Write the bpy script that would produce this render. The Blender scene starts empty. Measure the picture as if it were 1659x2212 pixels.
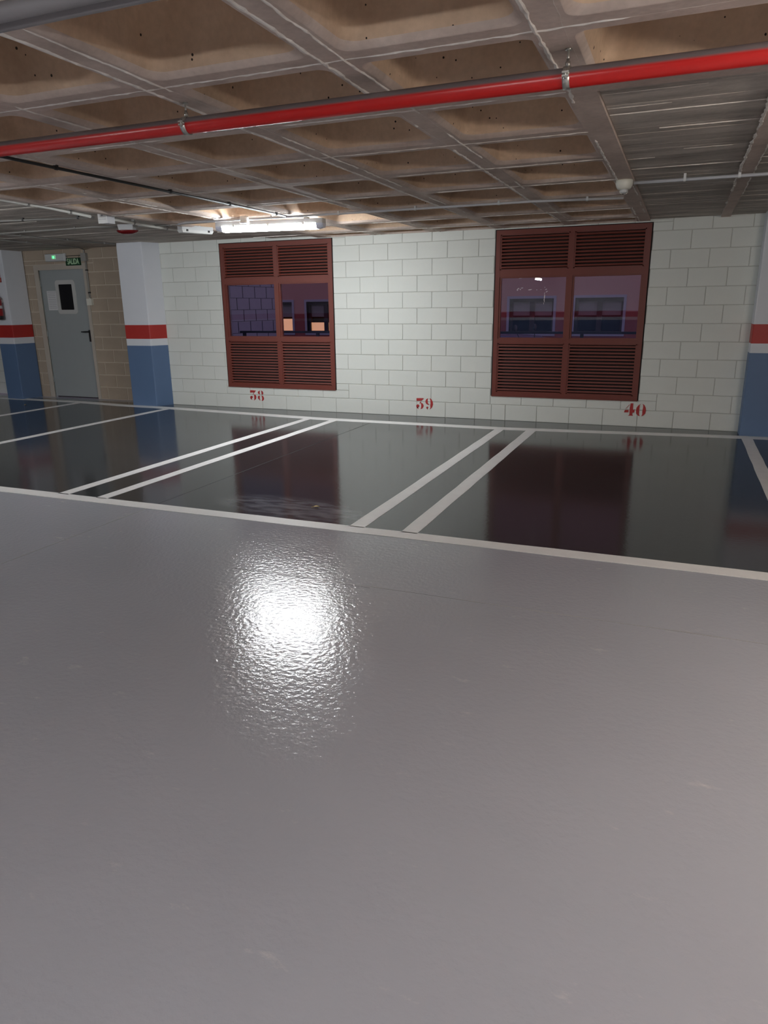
import bpy, bmesh, math, random
from mathutils import Vector, Matrix
random.seed(11)
SC = bpy.context.scene
COL = SC.collection
PI = math.pi

# ---------------------------------------------------------------- camera
cam_d = bpy.data.cameras.new('camera')
cam = bpy.data.objects.new('camera', cam_d)
COL.objects.link(cam)
cam_d.sensor_fit = 'VERTICAL'
cam_d.sensor_height = 36.0
cam_d.lens = 1530.14 * 36.0 / 2212.0
cam_d.clip_start = 0.05
cam_d.clip_end = 200.0
YAW, PITCH, ROLL = 0.389367, -0.282432, 0.011521
_R = Matrix.Rotation(YAW, 3, 'Z') @ Matrix.Rotation(PITCH, 3, 'X') @ Matrix.Rotation(ROLL, 3, 'Y')
_r, _f, _u = _R.col[0], _R.col[1], _R.col[2]
_M = Matrix(((_r[0], _u[0], -_f[0]), (_r[1], _u[1], -_f[1]), (_r[2], _u[2], -_f[2]))).to_4x4()
_M.translation = (3.59272, -8.98530, 1.42554)
cam.matrix_world = _M
SC.camera = cam

# ---------------------------------------------------------------- sky (dusk outside the windows), exposure
SC.view_settings.view_transform = 'Standard'
SC.view_settings.look = 'None'
SC.view_settings.gamma = 1.0
SC.view_settings.use_curve_mapping = False
SC.view_settings.exposure = 0.0
W = bpy.data.worlds.new('dusk')
SC.world = W
W.use_nodes = True
_bg = W.node_tree.nodes['Background']
_bg.inputs[0].default_value = (0.39, 0.34, 0.50, 1)
_bg.inputs[1].default_value = 0.85

LAMP_FRONT = 128.0      # emission of the tube lamp in view
LAMP_FILL = 150.0       # emission of the unseen lamps added to fill the aisle and ceiling
COOL = (0.93, 0.97, 1.0)
NEUTRAL = (0.94, 0.97, 1.0)
WARM = (1.0, 0.90, 0.80)

# ---------------------------------------------------------------- materials
def _mat(name):
    m = bpy.data.materials.new(name); m.use_nodes = True
    nt = m.node_tree
    return m, nt, nt.nodes['Principled BSDF']
def _n(nt, t, **kw):
    n = nt.nodes.new(t)
    for k, v in kw.items():
        if k in n.inputs: n.inputs[k].default_value = v
        else: setattr(n, k, v)
    return n
def plain(name, col, rough=0.5, metal=0.0, spec=0.5, noise=0.06, scale=6.0, bump=0.0, bscale=80.0):
    m, nt, b = _mat(name)
    b.inputs['Roughness'].default_value = rough
    b.inputs['Metallic'].default_value = metal
    b.inputs['Specular IOR Level'].default_value = spec
    tc = _n(nt, 'ShaderNodeTexCoord')
    nz = _n(nt, 'ShaderNodeTexNoise', Scale=scale, Detail=5.0)
    nt.links.new(tc.outputs['Object'], nz.inputs['Vector'])
    mx = _n(nt, 'ShaderNodeMix', data_type='RGBA')
    mx.inputs[6].default_value = tuple(c * (1 - noise) for c in col) + (1,)
    mx.inputs[7].default_value = tuple(min(1, c * (1 + noise)) for c in col) + (1,)
    nt.links.new(nz.outputs['Fac'], mx.inputs[0])
    nt.links.new(mx.outputs[2], b.inputs['Base Color'])
    if bump:
        n2 = _n(nt, 'ShaderNodeTexNoise', Scale=bscale, Detail=4.0)
        nt.links.new(tc.outputs['Object'], n2.inputs['Vector'])
        bp = _n(nt, 'ShaderNodeBump', Strength=bump, Distance=0.01)
        nt.links.new(n2.outputs['Fac'], bp.inputs['Height'])
        nt.links.new(bp.outputs['Normal'], b.inputs['Normal'])
    return m
def emit(name, col, strength):
    m, nt, b = _mat(name)
    b.inputs['Base Color'].default_value = (0.8, 0.8, 0.8, 1)
    b.inputs['Emission Color'].default_value = col + (1,)
    b.inputs['Emission Strength'].default_value = strength
    return m
def ramp(nt, stops):
    r = _n(nt, 'ShaderNodeValToRGB')
    e = r.color_ramp.elements
    e[0].position, e[0].color = stops[0][0], stops[0][1] + (1,)
    e[1].position, e[1].color = stops[-1][0], stops[-1][1] + (1,)
    for p, c in stops[1:-1]:
        x = e.new(p); x.color = c + (1,)
    return r
def concrete(name, a, b_, c, rough=0.85, pits=True, scale=2.2, streak=(1, 1, 1), spots=0.16):
    """stained concrete: three tones blended by noise, small dark air pits"""
    m, nt, b = _mat(name)
    b.inputs['Roughness'].default_value = rough
    b.inputs['Specular IOR Level'].default_value = 0.3
    tc = _n(nt, 'ShaderNodeTexCoord')
    mp = _n(nt, 'ShaderNodeMapping'); mp.inputs['Scale'].default_value = streak
    geo = _n(nt, 'ShaderNodeNewGeometry')
    nt.links.new(geo.outputs['Position'], mp.inputs['Vector'])
    n1 = _n(nt, 'ShaderNodeTexNoise', Scale=scale, Detail=7.0, Roughness=0.62)
    nt.links.new(mp.outputs[0], n1.inputs['Vector'])
    r1 = ramp(nt, [(0.3, a), (0.5, b_), (0.7, c)])
    nt.links.new(n1.outputs['Fac'], r1.inputs[0])
    n2 = _n(nt, 'ShaderNodeTexNoise', Scale=38.0, Detail=4.0)
    nt.links.new(geo.outputs['Position'], n2.inputs['Vector'])
    mr = _n(nt, 'ShaderNodeMapRange'); mr.inputs[3].default_value = 0.84; mr.inputs[4].default_value = 1.14
    nt.links.new(n2.outputs['Fac'], mr.inputs[0])
    mul = _n(nt, 'ShaderNodeMix', data_type='RGBA', blend_type='MULTIPLY'); mul.inputs[0].default_value = 1
    nt.links.new(r1.outputs[0], mul.inputs[6]); nt.links.new(mr.outputs[0], mul.inputs[7])
    out = mul.outputs[2]
    if pits:
        vo = _n(nt, 'ShaderNodeTexVoronoi', Scale=17.0)
        nt.links.new(geo.outputs['Position'], vo.inputs['Vector'])
        n3 = _n(nt, 'ShaderNodeTexNoise', Scale=3.0)
        nt.links.new(geo.outputs['Position'], n3.inputs['Vector'])
        th = _n(nt, 'ShaderNodeMath', operation='MULTIPLY'); th.inputs[1].default_value = spots
        nt.links.new(n3.outputs['Fac'], th.inputs[0])
        lt = _n(nt, 'ShaderNodeMath', operation='LESS_THAN')
        nt.links.new(vo.outputs['Distance'], lt.inputs[0]); nt.links.new(th.outputs[0], lt.inputs[1])
        dk = _n(nt, 'ShaderNodeMix', data_type='RGBA')
        dk.inputs[7].default_value = (0.03, 0.022, 0.016, 1)
        nt.links.new(lt.outputs[0], dk.inputs[0]); nt.links.new(out, dk.inputs[6])
        out = dk.outputs[2]
    nt.links.new(out, b.inputs['Base Color'])
    bp = _n(nt, 'ShaderNodeBump', Strength=0.35, Distance=0.006)
    nt.links.new(n2.outputs['Fac'], bp.inputs['Height'])
    nt.links.new(bp.outputs['Normal'], b.inputs['Normal'])
    return m
def floor_paint(name, col, rough, bump, bscale, scuff, var=0.10, patch=None):
    """epoxy floor paint: rolled-on orange peel, pale scuffs, faint cloudiness"""
    m, nt, b = _mat(name)
    b.inputs['Specular IOR Level'].default_value = 0.5
    geo = _n(nt, 'ShaderNodeNewGeometry')
    n1 = _n(nt, 'ShaderNodeTexNoise', Scale=0.9, Detail=4.0)
    nt.links.new(geo.outputs['Position'], n1.inputs['Vector'])
    mx = _n(nt, 'ShaderNodeMix', data_type='RGBA')
    mx.inputs[6].default_value = tuple(c * (1 - var) for c in col) + (1,)
    mx.inputs[7].default_value = tuple(c * (1 + var) for c in col) + (1,)
    nt.links.new(n1.outputs['Fac'], mx.inputs[0])
    # scuffs: sparse elongated pale smears
    mp = _n(nt, 'ShaderNodeMapping'); mp.inputs['Scale'].default_value = (3.2, 6.5, 1); mp.inputs['Rotation'].default_value = (0, 0, 0.5)
    nt.links.new(geo.outputs['Position'], mp.inputs['Vector'])
    n2 = _n(nt, 'ShaderNodeTexNoise', Scale=1.6, Detail=9.0, Roughness=0.7)
    nt.links.new(mp.outputs[0], n2.inputs['Vector'])
    sr = _n(nt, 'ShaderNodeMapRange'); sr.inputs[1].default_value = 0.62; sr.inputs[2].default_value = 0.74
    sr.inputs[3].default_value = 0; sr.inputs[4].default_value = scuff
    nt.links.new(n2.outputs['Fac'], sr.inputs[0])
    m2 = _n(nt, 'ShaderNodeMix', data_type='RGBA'); m2.inputs[7].default_value = (0.62, 0.60, 0.58, 1)
    nt.links.new(sr.outputs[0], m2.inputs[0]); nt.links.new(mx.outputs[2], m2.inputs[6])
    nt.links.new(m2.outputs[2], b.inputs['Base Color'])
    if patch:                                                  # a dull dusty smear left on the paint
        (px, py), (ax, ay) = patch
        mp2 = _n(nt, 'ShaderNodeMapping', vector_type='TEXTURE'); mp2.inputs['Location'].default_value = (px, py, 0); mp2.inputs['Scale'].default_value = (ax, ay, 1); mp2.inputs['Rotation'].default_value = (0, 0, -0.12)
        nt.links.new(geo.outputs['Position'], mp2.inputs['Vector'])
        gr_ = _n(nt, 'ShaderNodeTexGradient', gradient_type='SPHERICAL'); nt.links.new(mp2.outputs[0], gr_.inputs[0])
        mp3 = _n(nt, 'ShaderNodeMapping'); mp3.inputs['Scale'].default_value = (2.5, 9, 1)
        nt.links.new(geo.outputs['Position'], mp3.inputs['Vector'])
        n5 = _n(nt, 'ShaderNodeTexNoise', Scale=2.2, Detail=7.0); nt.links.new(mp3.outputs[0], n5.inputs['Vector'])
        r5 = _n(nt, 'ShaderNodeMapRange'); r5.inputs[1].default_value = 0.32; r5.inputs[2].default_value = 0.60; nt.links.new(n5.outputs['Fac'], r5.inputs[0])
        r6 = _n(nt, 'ShaderNodeMapRange'); r6.inputs[1].default_value = 0.0; r6.inputs[2].default_value = 0.45; nt.links.new(gr_.outputs['Fac'], r6.inputs[0])
        mu = _n(nt, 'ShaderNodeMath', operation='MULTIPLY'); nt.links.new(r5.outputs[0], mu.inputs[0]); nt.links.new(r6.outputs[0], mu.inputs[1])
        mu2 = _n(nt, 'ShaderNodeMath', operation='MULTIPLY'); mu2.inputs[1].default_value = 0.42; nt.links.new(mu.outputs[0], mu2.inputs[0])
        m3 = _n(nt, 'ShaderNodeMix', data_type='RGBA'); m3.inputs[7].default_value = (0.42, 0.43, 0.46, 1)
        nt.links.new(mu2.outputs[0], m3.inputs[0]); nt.links.new(m2.outputs[2], m3.inputs[6]); nt.links.new(m3.outputs[2], b.inputs['Base Color'])
    rr = _n(nt, 'ShaderNodeMapRange'); rr.inputs[3].default_value = rough * 0.82; rr.inputs[4].default_value = rough * 1.2
    n3 = _n(nt, 'ShaderNodeTexNoise', Scale=2.3, Detail=5.0)
    nt.links.new(geo.outputs['Position'], n3.inputs['Vector'])
    nt.links.new(n3.outputs['Fac'], rr.inputs[0])
    ad = _n(nt, 'ShaderNodeMath', operation='ADD')
    sc2 = _n(nt, 'ShaderNodeMath', operation='MULTIPLY'); sc2.inputs[1].default_value = 0.25
    nt.links.new(sr.outputs[0], sc2.inputs[0])
    nt.links.new(rr.outputs[0], ad.inputs[0]); nt.links.new(sc2.outputs[0], ad.inputs[1])
    nt.links.new(ad.outputs[0], b.inputs['Roughness'])
    n4 = _n(nt, 'ShaderNodeTexNoise', Scale=bscale, Detail=3.0)
    nt.links.new(geo.outputs['Position'], n4.inputs['Vector'])
    bp = _n(nt, 'ShaderNodeBump', Strength=bump, Distance=0.004)
    nt.links.new(n4.outputs['Fac'], bp.inputs['Height'])
    nt.links.new(bp.outputs['Normal'], b.inputs['Normal'])
    return m
def glass_pane(name, tint, refl=1.0):
    m = bpy.data.materials.new(name); m.use_nodes = True
    nt = m.node_tree; nt.nodes.clear()
    o = _n(nt, 'ShaderNodeOutputMaterial')
    t = _n(nt, 'ShaderNodeBsdfTransparent'); t.inputs[0].default_value = tint + (1,)
    g = _n(nt, 'ShaderNodeBsdfGlossy'); g.inputs['Roughness'].default_value = 0.0; g.inputs[0].default_value = (refl, refl, refl, 1)
    fr = _n(nt, 'ShaderNodeFresnel', IOR=1.6)
    mx = _n(nt, 'ShaderNodeMixShader')
    nt.links.new(fr.outputs[0], mx.inputs[0]); nt.links.new(t.outputs[0], mx.inputs[1]); nt.links.new(g.outputs[0], mx.inputs[2])
    nt.links.new(mx.outputs[0], o.inputs[0])
    return m

M = {}
M['aisle'] = floor_paint('aisle_floor_paint', (0.40, 0.412, 0.452), 0.145, 0.55, 40.0, 0.60)
M['bay'] = floor_paint('bay_floor_paint', (0.036, 0.038, 0.042), 0.12, 0.06, 30.0, 0.16, patch=((1.05, -4.58), (0.75, 0.30)))
M['line'] = plain('white_line_paint', (0.90, 0.89, 0.88), 0.35, noise=0.08, scale=9)
M['joint_line'] = plain('floor_joint_filler', (0.33, 0.33, 0.34), 0.4)
M['joint_dark'] = plain('floor_joint_groove', (0.03, 0.03, 0.03), 0.6)
M['block'] = plain('painted_block', (0.70, 0.72, 0.675), 0.62, spec=0.35, noise=0.06, scale=3.0, bump=0.25, bscale=140)
M['mortar'] = plain('painted_mortar', (0.50, 0.50, 0.46), 0.8, noise=0.1)
M['raw_block'] = plain('bare_block', (0.41, 0.335, 0.26), 0.9, spec=0.2, noise=0.16, scale=4.0, bump=0.4, bscale=160)
M['raw_mortar'] = plain('bare_mortar', (0.56, 0.49, 0.40), 0.95, spec=0.2, noise=0.12)
M['plaster'] = plain('door_surround_plaster', (0.46, 0.41, 0.35), 0.9, noise=0.1, bump=0.2)
M['white'] = plain('white_paint', (0.70, 0.72, 0.76), 0.6, noise=0.03, bump=0.15, bscale=120)
M['red'] = plain('red_paint', (0.42, 0.025, 0.02), 0.5, noise=0.06, bump=0.1)
M['blue'] = plain('blue_paint', (0.105, 0.175, 0.31), 0.5, noise=0.05, bump=0.15, bscale=120)
M['pan'] = concrete('coffer_concrete', (0.47, 0.33, 0.225), (0.61, 0.435, 0.30), (0.71, 0.525, 0.375), scale=1.7)
M['rib'] = concrete('rib_concrete', (0.46, 0.37, 0.315), (0.57, 0.46, 0.395), (0.66, 0.55, 0.48), scale=3.0, pits=False)
M['fin'] = concrete('concrete_fin', (0.62, 0.56, 0.50), (0.78, 0.73, 0.67), (0.88, 0.84, 0.78), scale=9.0, pits=False)
M['board'] = concrete('board_marked_concrete', (0.28, 0.25, 0.215), (0.46, 0.41, 0.36), (0.64, 0.585, 0.52), scale=3.0, pits=False, streak=(0.5, 1.9, 1.0))
M['frame'] = plain('brown_window_metal', (0.16, 0.038, 0.026), 0.42, spec=0.35, noise=0.05)
M['gap'] = plain('dark_gap', (0.012, 0.010, 0.010), 0.9)
M['glass'] = glass_pane('window_glass', (0.78, 0.76, 0.86))
M['glass_far'] = glass_pane('far_window_glass', (0.35, 0.36, 0.42))
M['pipe_red'] = plain('red_pipe_paint', (0.50, 0.014, 0.012), 0.30, spec=0.4, noise=0.04)
def dusty_top(m, dust, lo, hi):
    nt = m.node_tree; b = nt.nodes['Principled BSDF']
    src = b.inputs['Base Color'].links[0].from_socket
    geo = _n(nt, 'ShaderNodeNewGeometry'); sp = _n(nt, 'ShaderNodeSeparateXYZ'); nt.links.new(geo.outputs['Normal'], sp.inputs[0])
    mr = _n(nt, 'ShaderNodeMapRange'); mr.inputs[1].default_value = lo; mr.inputs[2].default_value = hi
    nt.links.new(sp.outputs['Z'], mr.inputs[0])
    mx = _n(nt, 'ShaderNodeMix', data_type='RGBA'); mx.inputs[7].default_value = dust + (1,)
    nt.links.new(mr.outputs[0], mx.inputs[0]); nt.links.new(src, mx.inputs[6]); nt.links.new(mx.outputs[2], b.inputs['Base Color'])
dusty_top(M['pipe_red'], (0.16, 0.13, 0.13), 0.02, 0.30)      # years of dust lie on top of the pipe
M['steel'] = plain('galvanised_steel', (0.55, 0.54, 0.50), 0.35, metal=0.9, noise=0.1, scale=30)
M['pvc_grey'] = plain('grey_pvc', (0.52, 0.52, 0.54), 0.4)
M['pvc_dull'] = plain('dull_grey_pvc', (0.23, 0.215, 0.22), 0.45)
M['pvc_white'] = plain('white_pvc', (0.84, 0.83, 0.77), 0.4)
M['cable'] = plain('black_cable', (0.02, 0.02, 0.02), 0.5)
M['dusty'] = plain('dusty_pvc', (0.30, 0.29, 0.27), 0.6)
M['plastic_white'] = plain('white_plastic', (0.72, 0.72, 0.70), 0.4, noise=0.02)
M['plastic_grey'] = plain('grey_plastic', (0.55, 0.56, 0.56), 0.45, noise=0.02)
M['plastic_cream'] = plain('cream_plastic', (0.66, 0.65, 0.57), 0.4, noise=0.02)
M['clear_cap'] = plain('lamp_end_plastic', (0.62, 0.66, 0.78), 0.3, noise=0.02)
M['lamp'] = emit('lamp_diffuser', COOL, LAMP_FRONT)
M['fill_back'] = emit('fill_tube_aisle', NEUTRAL, LAMP_FILL)
M['fill_warm'] = emit('fill_tube_warm', WARM, LAMP_FILL * 1.25)
M['fill_left'] = emit('fill_tube_left', NEUTRAL, LAMP_FILL * 1.35)
M['led'] = emit('green_led', (0.05, 1.0, 0.25), 2.0)
M['led_glow'] = emit('green_lens', (0.03, 0.75, 0.2), 0.35)
M['door'] = plain('grey_door_paint', (0.32, 0.345, 0.345), 0.5, noise=0.03)
M['door_trim'] = plain('pale_door_trim', (0.50, 0.50, 0.48), 0.5)
M['black'] = plain('black_plastic', (0.012, 0.012, 0.013), 0.4)
M['dark_glass'] = plain('dark_door_glass', (0.004, 0.004, 0.005), 0.15, noise=0.0)
M['paper'] = plain('paper', (0.62, 0.62, 0.62), 0.7, noise=0.02)
M['ink'] = plain('faint_ink', (0.34, 0.34, 0.36), 0.8)
M['sign_green'] = plain('dark_green_sign', (0.006, 0.045, 0.018), 0.4)
M['sign_text'] = plain('pale_green_lettering', (0.50, 0.72, 0.46), 0.5)
M['sign_red'] = plain('red_sign', (0.30, 0.015, 0.012), 0.4)
M['sign_pale'] = plain('salmon_sign', (0.62, 0.25, 0.17), 0.5)
M['ext_red'] = plain('extinguisher_red', (0.30, 0.012, 0.014), 0.3)
M['lens_red'] = plain('dark_red_lens', (0.16, 0.006, 0.008), 0.2)
M['number'] = plain('red_stencil_paint', (0.40, 0.024, 0.024), 0.6, noise=0.12, scale=60)
M['leaf'] = plain('yellow_leaf', (0.62, 0.42, 0.03), 0.6)
M['facade'] = plain('terracotta_render', (0.58, 0.29, 0.23), 0.9, noise=0.05, scale=1.5)
M['facade_low'] = plain('dark_red_plinth', (0.34, 0.085, 0.07), 0.9, noise=0.06, scale=2)
M['surround'] = plain('grey_window_surround', (0.42, 0.40, 0.44), 0.8)
M['far_frame'] = plain('dark_window_frame', (0.035, 0.018, 0.022), 0.5)
M['blind'] = plain('pale_blind', (0.30, 0.27, 0.25), 0.8)
M['lit'] = emit('lit_window', (1.0, 0.47, 0.13), 0.85)
M['asphalt'] = plain('asphalt', (0.05, 0.05, 0.055), 0.9)
M['pavement'] = plain('pavement', (0.22, 0.21, 0.21), 0.9)
M['out_block'] = plain('outdoor_grey_block', (0.52, 0.50, 0.52), 0.9, noise=0.08)
M['out_joint'] = plain('outdoor_dark_joint', (0.05, 0.045, 0.06), 0.95)
M['rail'] = plain('black_railing', (0.02, 0.022, 0.028), 0.5)
M['car'] = plain('dark_blue_car_paint', (0.05, 0.06, 0.13), 0.25, noise=0.02)
M['car_glass'] = plain('car_glass', (0.02, 0.02, 0.03), 0.08)
M['tyre'] = plain('tyre_rubber', (0.015, 0.015, 0.015), 0.8)
M['chrome'] = plain('chrome', (0.7, 0.7, 0.72), 0.15, metal=1.0, noise=0.02)
M['moto_orange'] = plain('orange_fairing', (0.50, 0.12, 0.03), 0.3)
M['pane_mark'] = plain('pale_pane_mark', (0.68, 0.60, 0.60), 0.8)

# ---------------------------------------------------------------- helpers
class MB:
    """collects polygons; build() links them as ONE mesh object"""
    def __init__(s): s.v, s.f, s.mi, s.sm = [], [], [], []
    def poly(s, pts, mi=0, smooth=False):
        i = len(s.v); s.v += [tuple(p) for p in pts]
        s.f.append(list(range(i, i + len(pts)))); s.mi.append(mi); s.sm.append(smooth); return s
    def box(s, x0, x1, y0, y1, z0, z1, mi=0):
        i = len(s.v)
        s.v += [(x0, y0, z0), (x1, y0, z0), (x1, y1, z0), (x0, y1, z0), (x0, y0, z1), (x1, y0, z1), (x1, y1, z1), (x0, y1, z1)]
        for q in ((3, 2, 1, 0), (4, 5, 6, 7), (0, 1, 5, 4), (1, 2, 6, 5), (2, 3, 7, 6), (3, 0, 4, 7)):
            s.f.append([i + k for k in q]); s.mi.append(mi); s.sm.append(False)
        return s
    def rings(s, rings, mi=0, smooth=True, cap0=True, cap1=True, closed=True):
        i = len(s.v); n = len(rings[0])
        for r in rings: s.v += [tuple(p) for p in r]
        for a in range(len(rings) - 1):
            m = mi[a] if isinstance(mi, (list, tuple)) else mi
            for k in range(n if closed else n - 1):
                k2 = (k + 1) % n
                s.f.append([i + a * n + k, i + a * n + k2, i + (a + 1) * n + k2, i + (a + 1) * n + k]); s.mi.append(m); s.sm.append(smooth)
        m0 = mi[0] if isinstance(mi, (list, tuple)) else mi
        m1 = mi[-1] if isinstance(mi, (list, tuple)) else mi
        if cap0: s.f.append([i + k for k in reversed(range(n))]); s.mi.append(m0); s.sm.append(False)
        if cap1: s.f.append([i + (len(rings) - 1) * n + k for k in range(n)]); s.mi.append(m1); s.sm.append(False)
        return s
    def tube(s, pts, r, n=10, mi=0, caps=True):
        pts = [Vector(p) for p in pts]; rs = []
        for k, p in enumerate(pts):
            d = (pts[min(k + 1, len(pts) - 1)] - pts[max(k - 1, 0)]).normalized()
            up = Vector((0, 0, 1)) if abs(d.z) < 0.9 else Vector((1, 0, 0))
            a = d.cross(up).normalized(); b = a.cross(d).normalized()
            rr = r[k] if isinstance(r, (list, tuple)) else r
            rs.append([p + a * (rr * math.cos(2 * PI * j / n)) + b * (rr * math.sin(2 * PI * j / n)) for j in range(n)])
        s.rings(rs, mi, True, caps, caps); return s
    def lathe(s, prof, n=20, c=(0, 0, 0), mi=0, axis='Z'):
        """prof: (radius, height) pairs"""
        rs = []
        for r, h in prof:
            ring = []
            for j in range(n):
                a = 2 * PI * j / n; x, y = r * math.cos(a), r * math.sin(a)
                p = {'Z': (x, y, h), 'X': (h, x, y), 'Y': (y, h, x)}[axis]
                ring.append((c[0] + p[0], c[1] + p[1], c[2] + p[2]))
            rs.append(ring)
        s.rings(rs, mi); return s
    def prism(s, pts2, axis, a0, a1, mi=0):
        """extrude a 2-D outline along an axis; 'Y' outlines are (x,z), 'X' are (y,z), 'Z' are (x,y)"""
        def p(q, a): return {'Y': (q[0], a, q[1]), 'X': (a, q[0], q[1]), 'Z': (q[0], q[1], a)}[axis]
        s.rings([[p(q, a0) for q in pts2], [p(q, a1) for q in pts2]], mi, False); return s
    def mesh(s, name, mats):
        me = bpy.data.meshes.new(name)
        me.from_pydata(s.v, [], s.f)
        for m in mats: me.materials.append(m)
        me.polygons.foreach_set('material_index', s.mi)
        me.polygons.foreach_set('use_smooth', s.sm)
        bm = bmesh.new(); bm.from_mesh(me); bmesh.ops.recalc_face_normals(bm, faces=bm.faces); bm.to_mesh(me); bm.free()
        me.update()
        return me
    def build(s, name, mats, parent=None, loc=(0, 0, 0), rot=(0, 0, 0)):
        if not isinstance(mats, (list, tuple)): mats = [mats]
        return link(name, s.mesh(name, mats), parent, loc, rot)
def link(name, data, parent=None, loc=(0, 0, 0), rot=(0, 0, 0)):
    o = bpy.data.objects.new(name, data); COL.objects.link(o)
    if parent: o.parent = parent
    o.location = loc; o.rotation_euler = rot
    return o
def tag(o, label=None, cat=None, group=None, kind=None):
    if label: o['label'] = label
    if cat: o['category'] = cat
    if group: o['group'] = group
    if kind: o['kind'] = kind
    return o
def thing(name, label, cat, loc=(0, 0, 0), rz=0.0, group=None, kind=None):
    return tag(link(name, None, None, loc, (0, 0, rz)), label, cat, group, kind)
def rel(pts, o): return [(p[0] - o[0], p[1] - o[1], p[2] - o[2]) for p in pts]
def copy_tree(o, parent=None):
    c = o.copy(); COL.objects.link(c); c.parent = parent
    for ch in list(o.children): copy_tree(ch, c)
    return c
def text_mesh(name, body, size, mat, sx=1.0, depth=0.001):
    cu = bpy.data.curves.new(name, 'FONT'); cu.body = body; cu.size = size
    cu.offset = size * 0.02; cu.align_x = 'CENTER'; cu.align_y = 'CENTER'; cu.extrude = depth
    o = bpy.data.objects.new(name, cu); COL.objects.link(o)
    me = bpy.data.meshes.new_from_object(o.evaluated_get(bpy.context.evaluated_depsgraph_get()))
    bpy.data.objects.remove(o); bpy.data.curves.remove(cu)
    me.name = name
    me.transform(Matrix.Diagonal((sx, 1, 1, 1)))
    me.materials.clear(); me.materials.append(mat)
    return me

# ================================================================ FLOOR
fl = MB().box(-12, 9.5, -17, 0.2, -0.15, 0.0).build('floor', M['aisle'])
tag(fl, 'glossy grey epoxy floor of the garage with white bay lines', 'floor', kind='structure')
FRONT_Y = -4.897
BACK = [(-12.0, -0.20), (-5.3, -0.22), (-4.3, -0.345), (-3.6, -0.36), (-3.1, -0.40), (-0.7, -0.62), (1.7, -0.63), (3.2, -0.48), (4.3, -0.375), (4.9, -0.34), (9.5, -0.3)]
bay = MB().box(-12, 9.5, FRONT_Y, 0.0, 0.0, 0.0012).build('bay_paint', M['bay'], fl)
tag(bay, 'dark grey painted parking bays')
def strip_y(x0, x1, y0, y1, z=0.0012, h=0.0016, nm='bay_line', m='line'):
    """a painted stripe with slightly wandering edges"""
    mb = MB(); ln = max(abs(x1 - x0), abs(y1 - y0)); n = max(2, int(ln / 0.25))
    along_x = abs(x1 - x0) > abs(y1 - y0)
    A, B = [], []
    for k in range(n + 1):
        t = k / n; j1, j2 = random.uniform(-.003, .003), random.uniform(-.003, .003)
        if along_x:
            x = x0 + (x1 - x0) * t; A.append((x, y0 + j1)); B.append((x, y1 + j2))
        else:
            y = y0 + (y1 - y0) * t; A.append((x0 + j1, y)); B.append((x1 + j2, y))
    for k in range(n):
        mb.rings([[(*A[k], z), (*B[k], z), (*B[k], z + h), (*A[k], z + h)], [(*A[k + 1], z), (*B[k + 1], z), (*B[k + 1], z + h), (*A[k + 1], z + h)]], 0, False, k == 0, k == n - 1)
    return mb.build(nm, M[m], fl)
strip_y(-12, 9.5, FRONT_Y - 0.063, FRONT_Y + 0.063)
for x0, x1, y1 in [(-5.27, -5.16, -0.2), (-3.425, -3.315, -0.35), (-0.955, -0.848, -0.58), (-0.562, -0.458, -0.58), (1.64, 1.747, -0.60), (2.01, 2.122, -0.57), (4.31, 4.42, -0.33), (-7.6, -7.5, -0.2), (6.9, 7.0, -.3)]:
    strip_y(x0, x1, FRONT_Y + 0.05, y1)
mb = MB()
for k in range(len(BACK) - 1):
    (xa, ya), (xb, yb) = BACK[k], BACK[k + 1]
    h = 0.088; z0, z1 = 0.0012, 0.0029
    mb.rings([[(xa, ya - h, z0), (xa, ya + h, z0), (xa, ya + h, z1), (xa, ya - h, z1)], [(xb, yb - h, z0), (xb, yb + h, z0), (xb, yb + h, z1), (xb, yb - h, z1)]], 0, False)
mb.build('bay_line', M['line'], fl)
# saw-cut joints
strip_y(1.5, 9.5, -5.783, -5.777, 0.0, 0.0012, 'floor_joint', 'joint_line')
strip_y(1.36, 2.2, -5.80, -5.797, 0.0, 0.001, 'floor_joint', 'joint_dark')
strip_y(0.024, 0.030, -9.0, FRONT_Y - .06, 0.0, 0.001, 'floor_joint', 'joint_line')
strip_y(0.024, 0.030, FRONT_Y + .06, -0.72, 0.0012, 0.0006, 'floor_joint', 'joint_dark')

# two fallen leaves
def leaf(x, y, rz, label):
    t = thing('fallen_leaf', label, 'leaf', (x, y, 0.0030), rz)
    b = MB(); L, R = [], []
    for k in range(9):
        u = k / 8; w = 0.016 * math.sin(PI * u) ** 0.8 * (1.15 - .5 * u); z = 0.004 * math.sin(PI * u)
        L.append((u * 0.045 - .02, w, z + .004)); R.append((u * 0.045 - .02, -w, z + .004))
    for k in range(8):
        c0, c1 = ((L[k][0]), 0, L[k][2] - .002), ((L[k + 1][0]), 0, L[k + 1][2] - .002)
        b.poly([L[k], L[k + 1], c1, c0], 0, True); b.poly([c0, c1, R[k + 1], R[k]], 0, True)
    b.build('blade', M['leaf'], t)
    MB().tube([(-.02, 0, .003), (-.035, .002, .001)], .0012, 6).build('stalk', M['leaf'], t)
leaf(1.208, -4.50, 0.5, 'small yellow leaf on the dark bay floor in front of the window over number 38')
leaf(-5.84, -0.78, 1.9, 'tiny yellow speck of leaf on the floor near the grey door')

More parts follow.
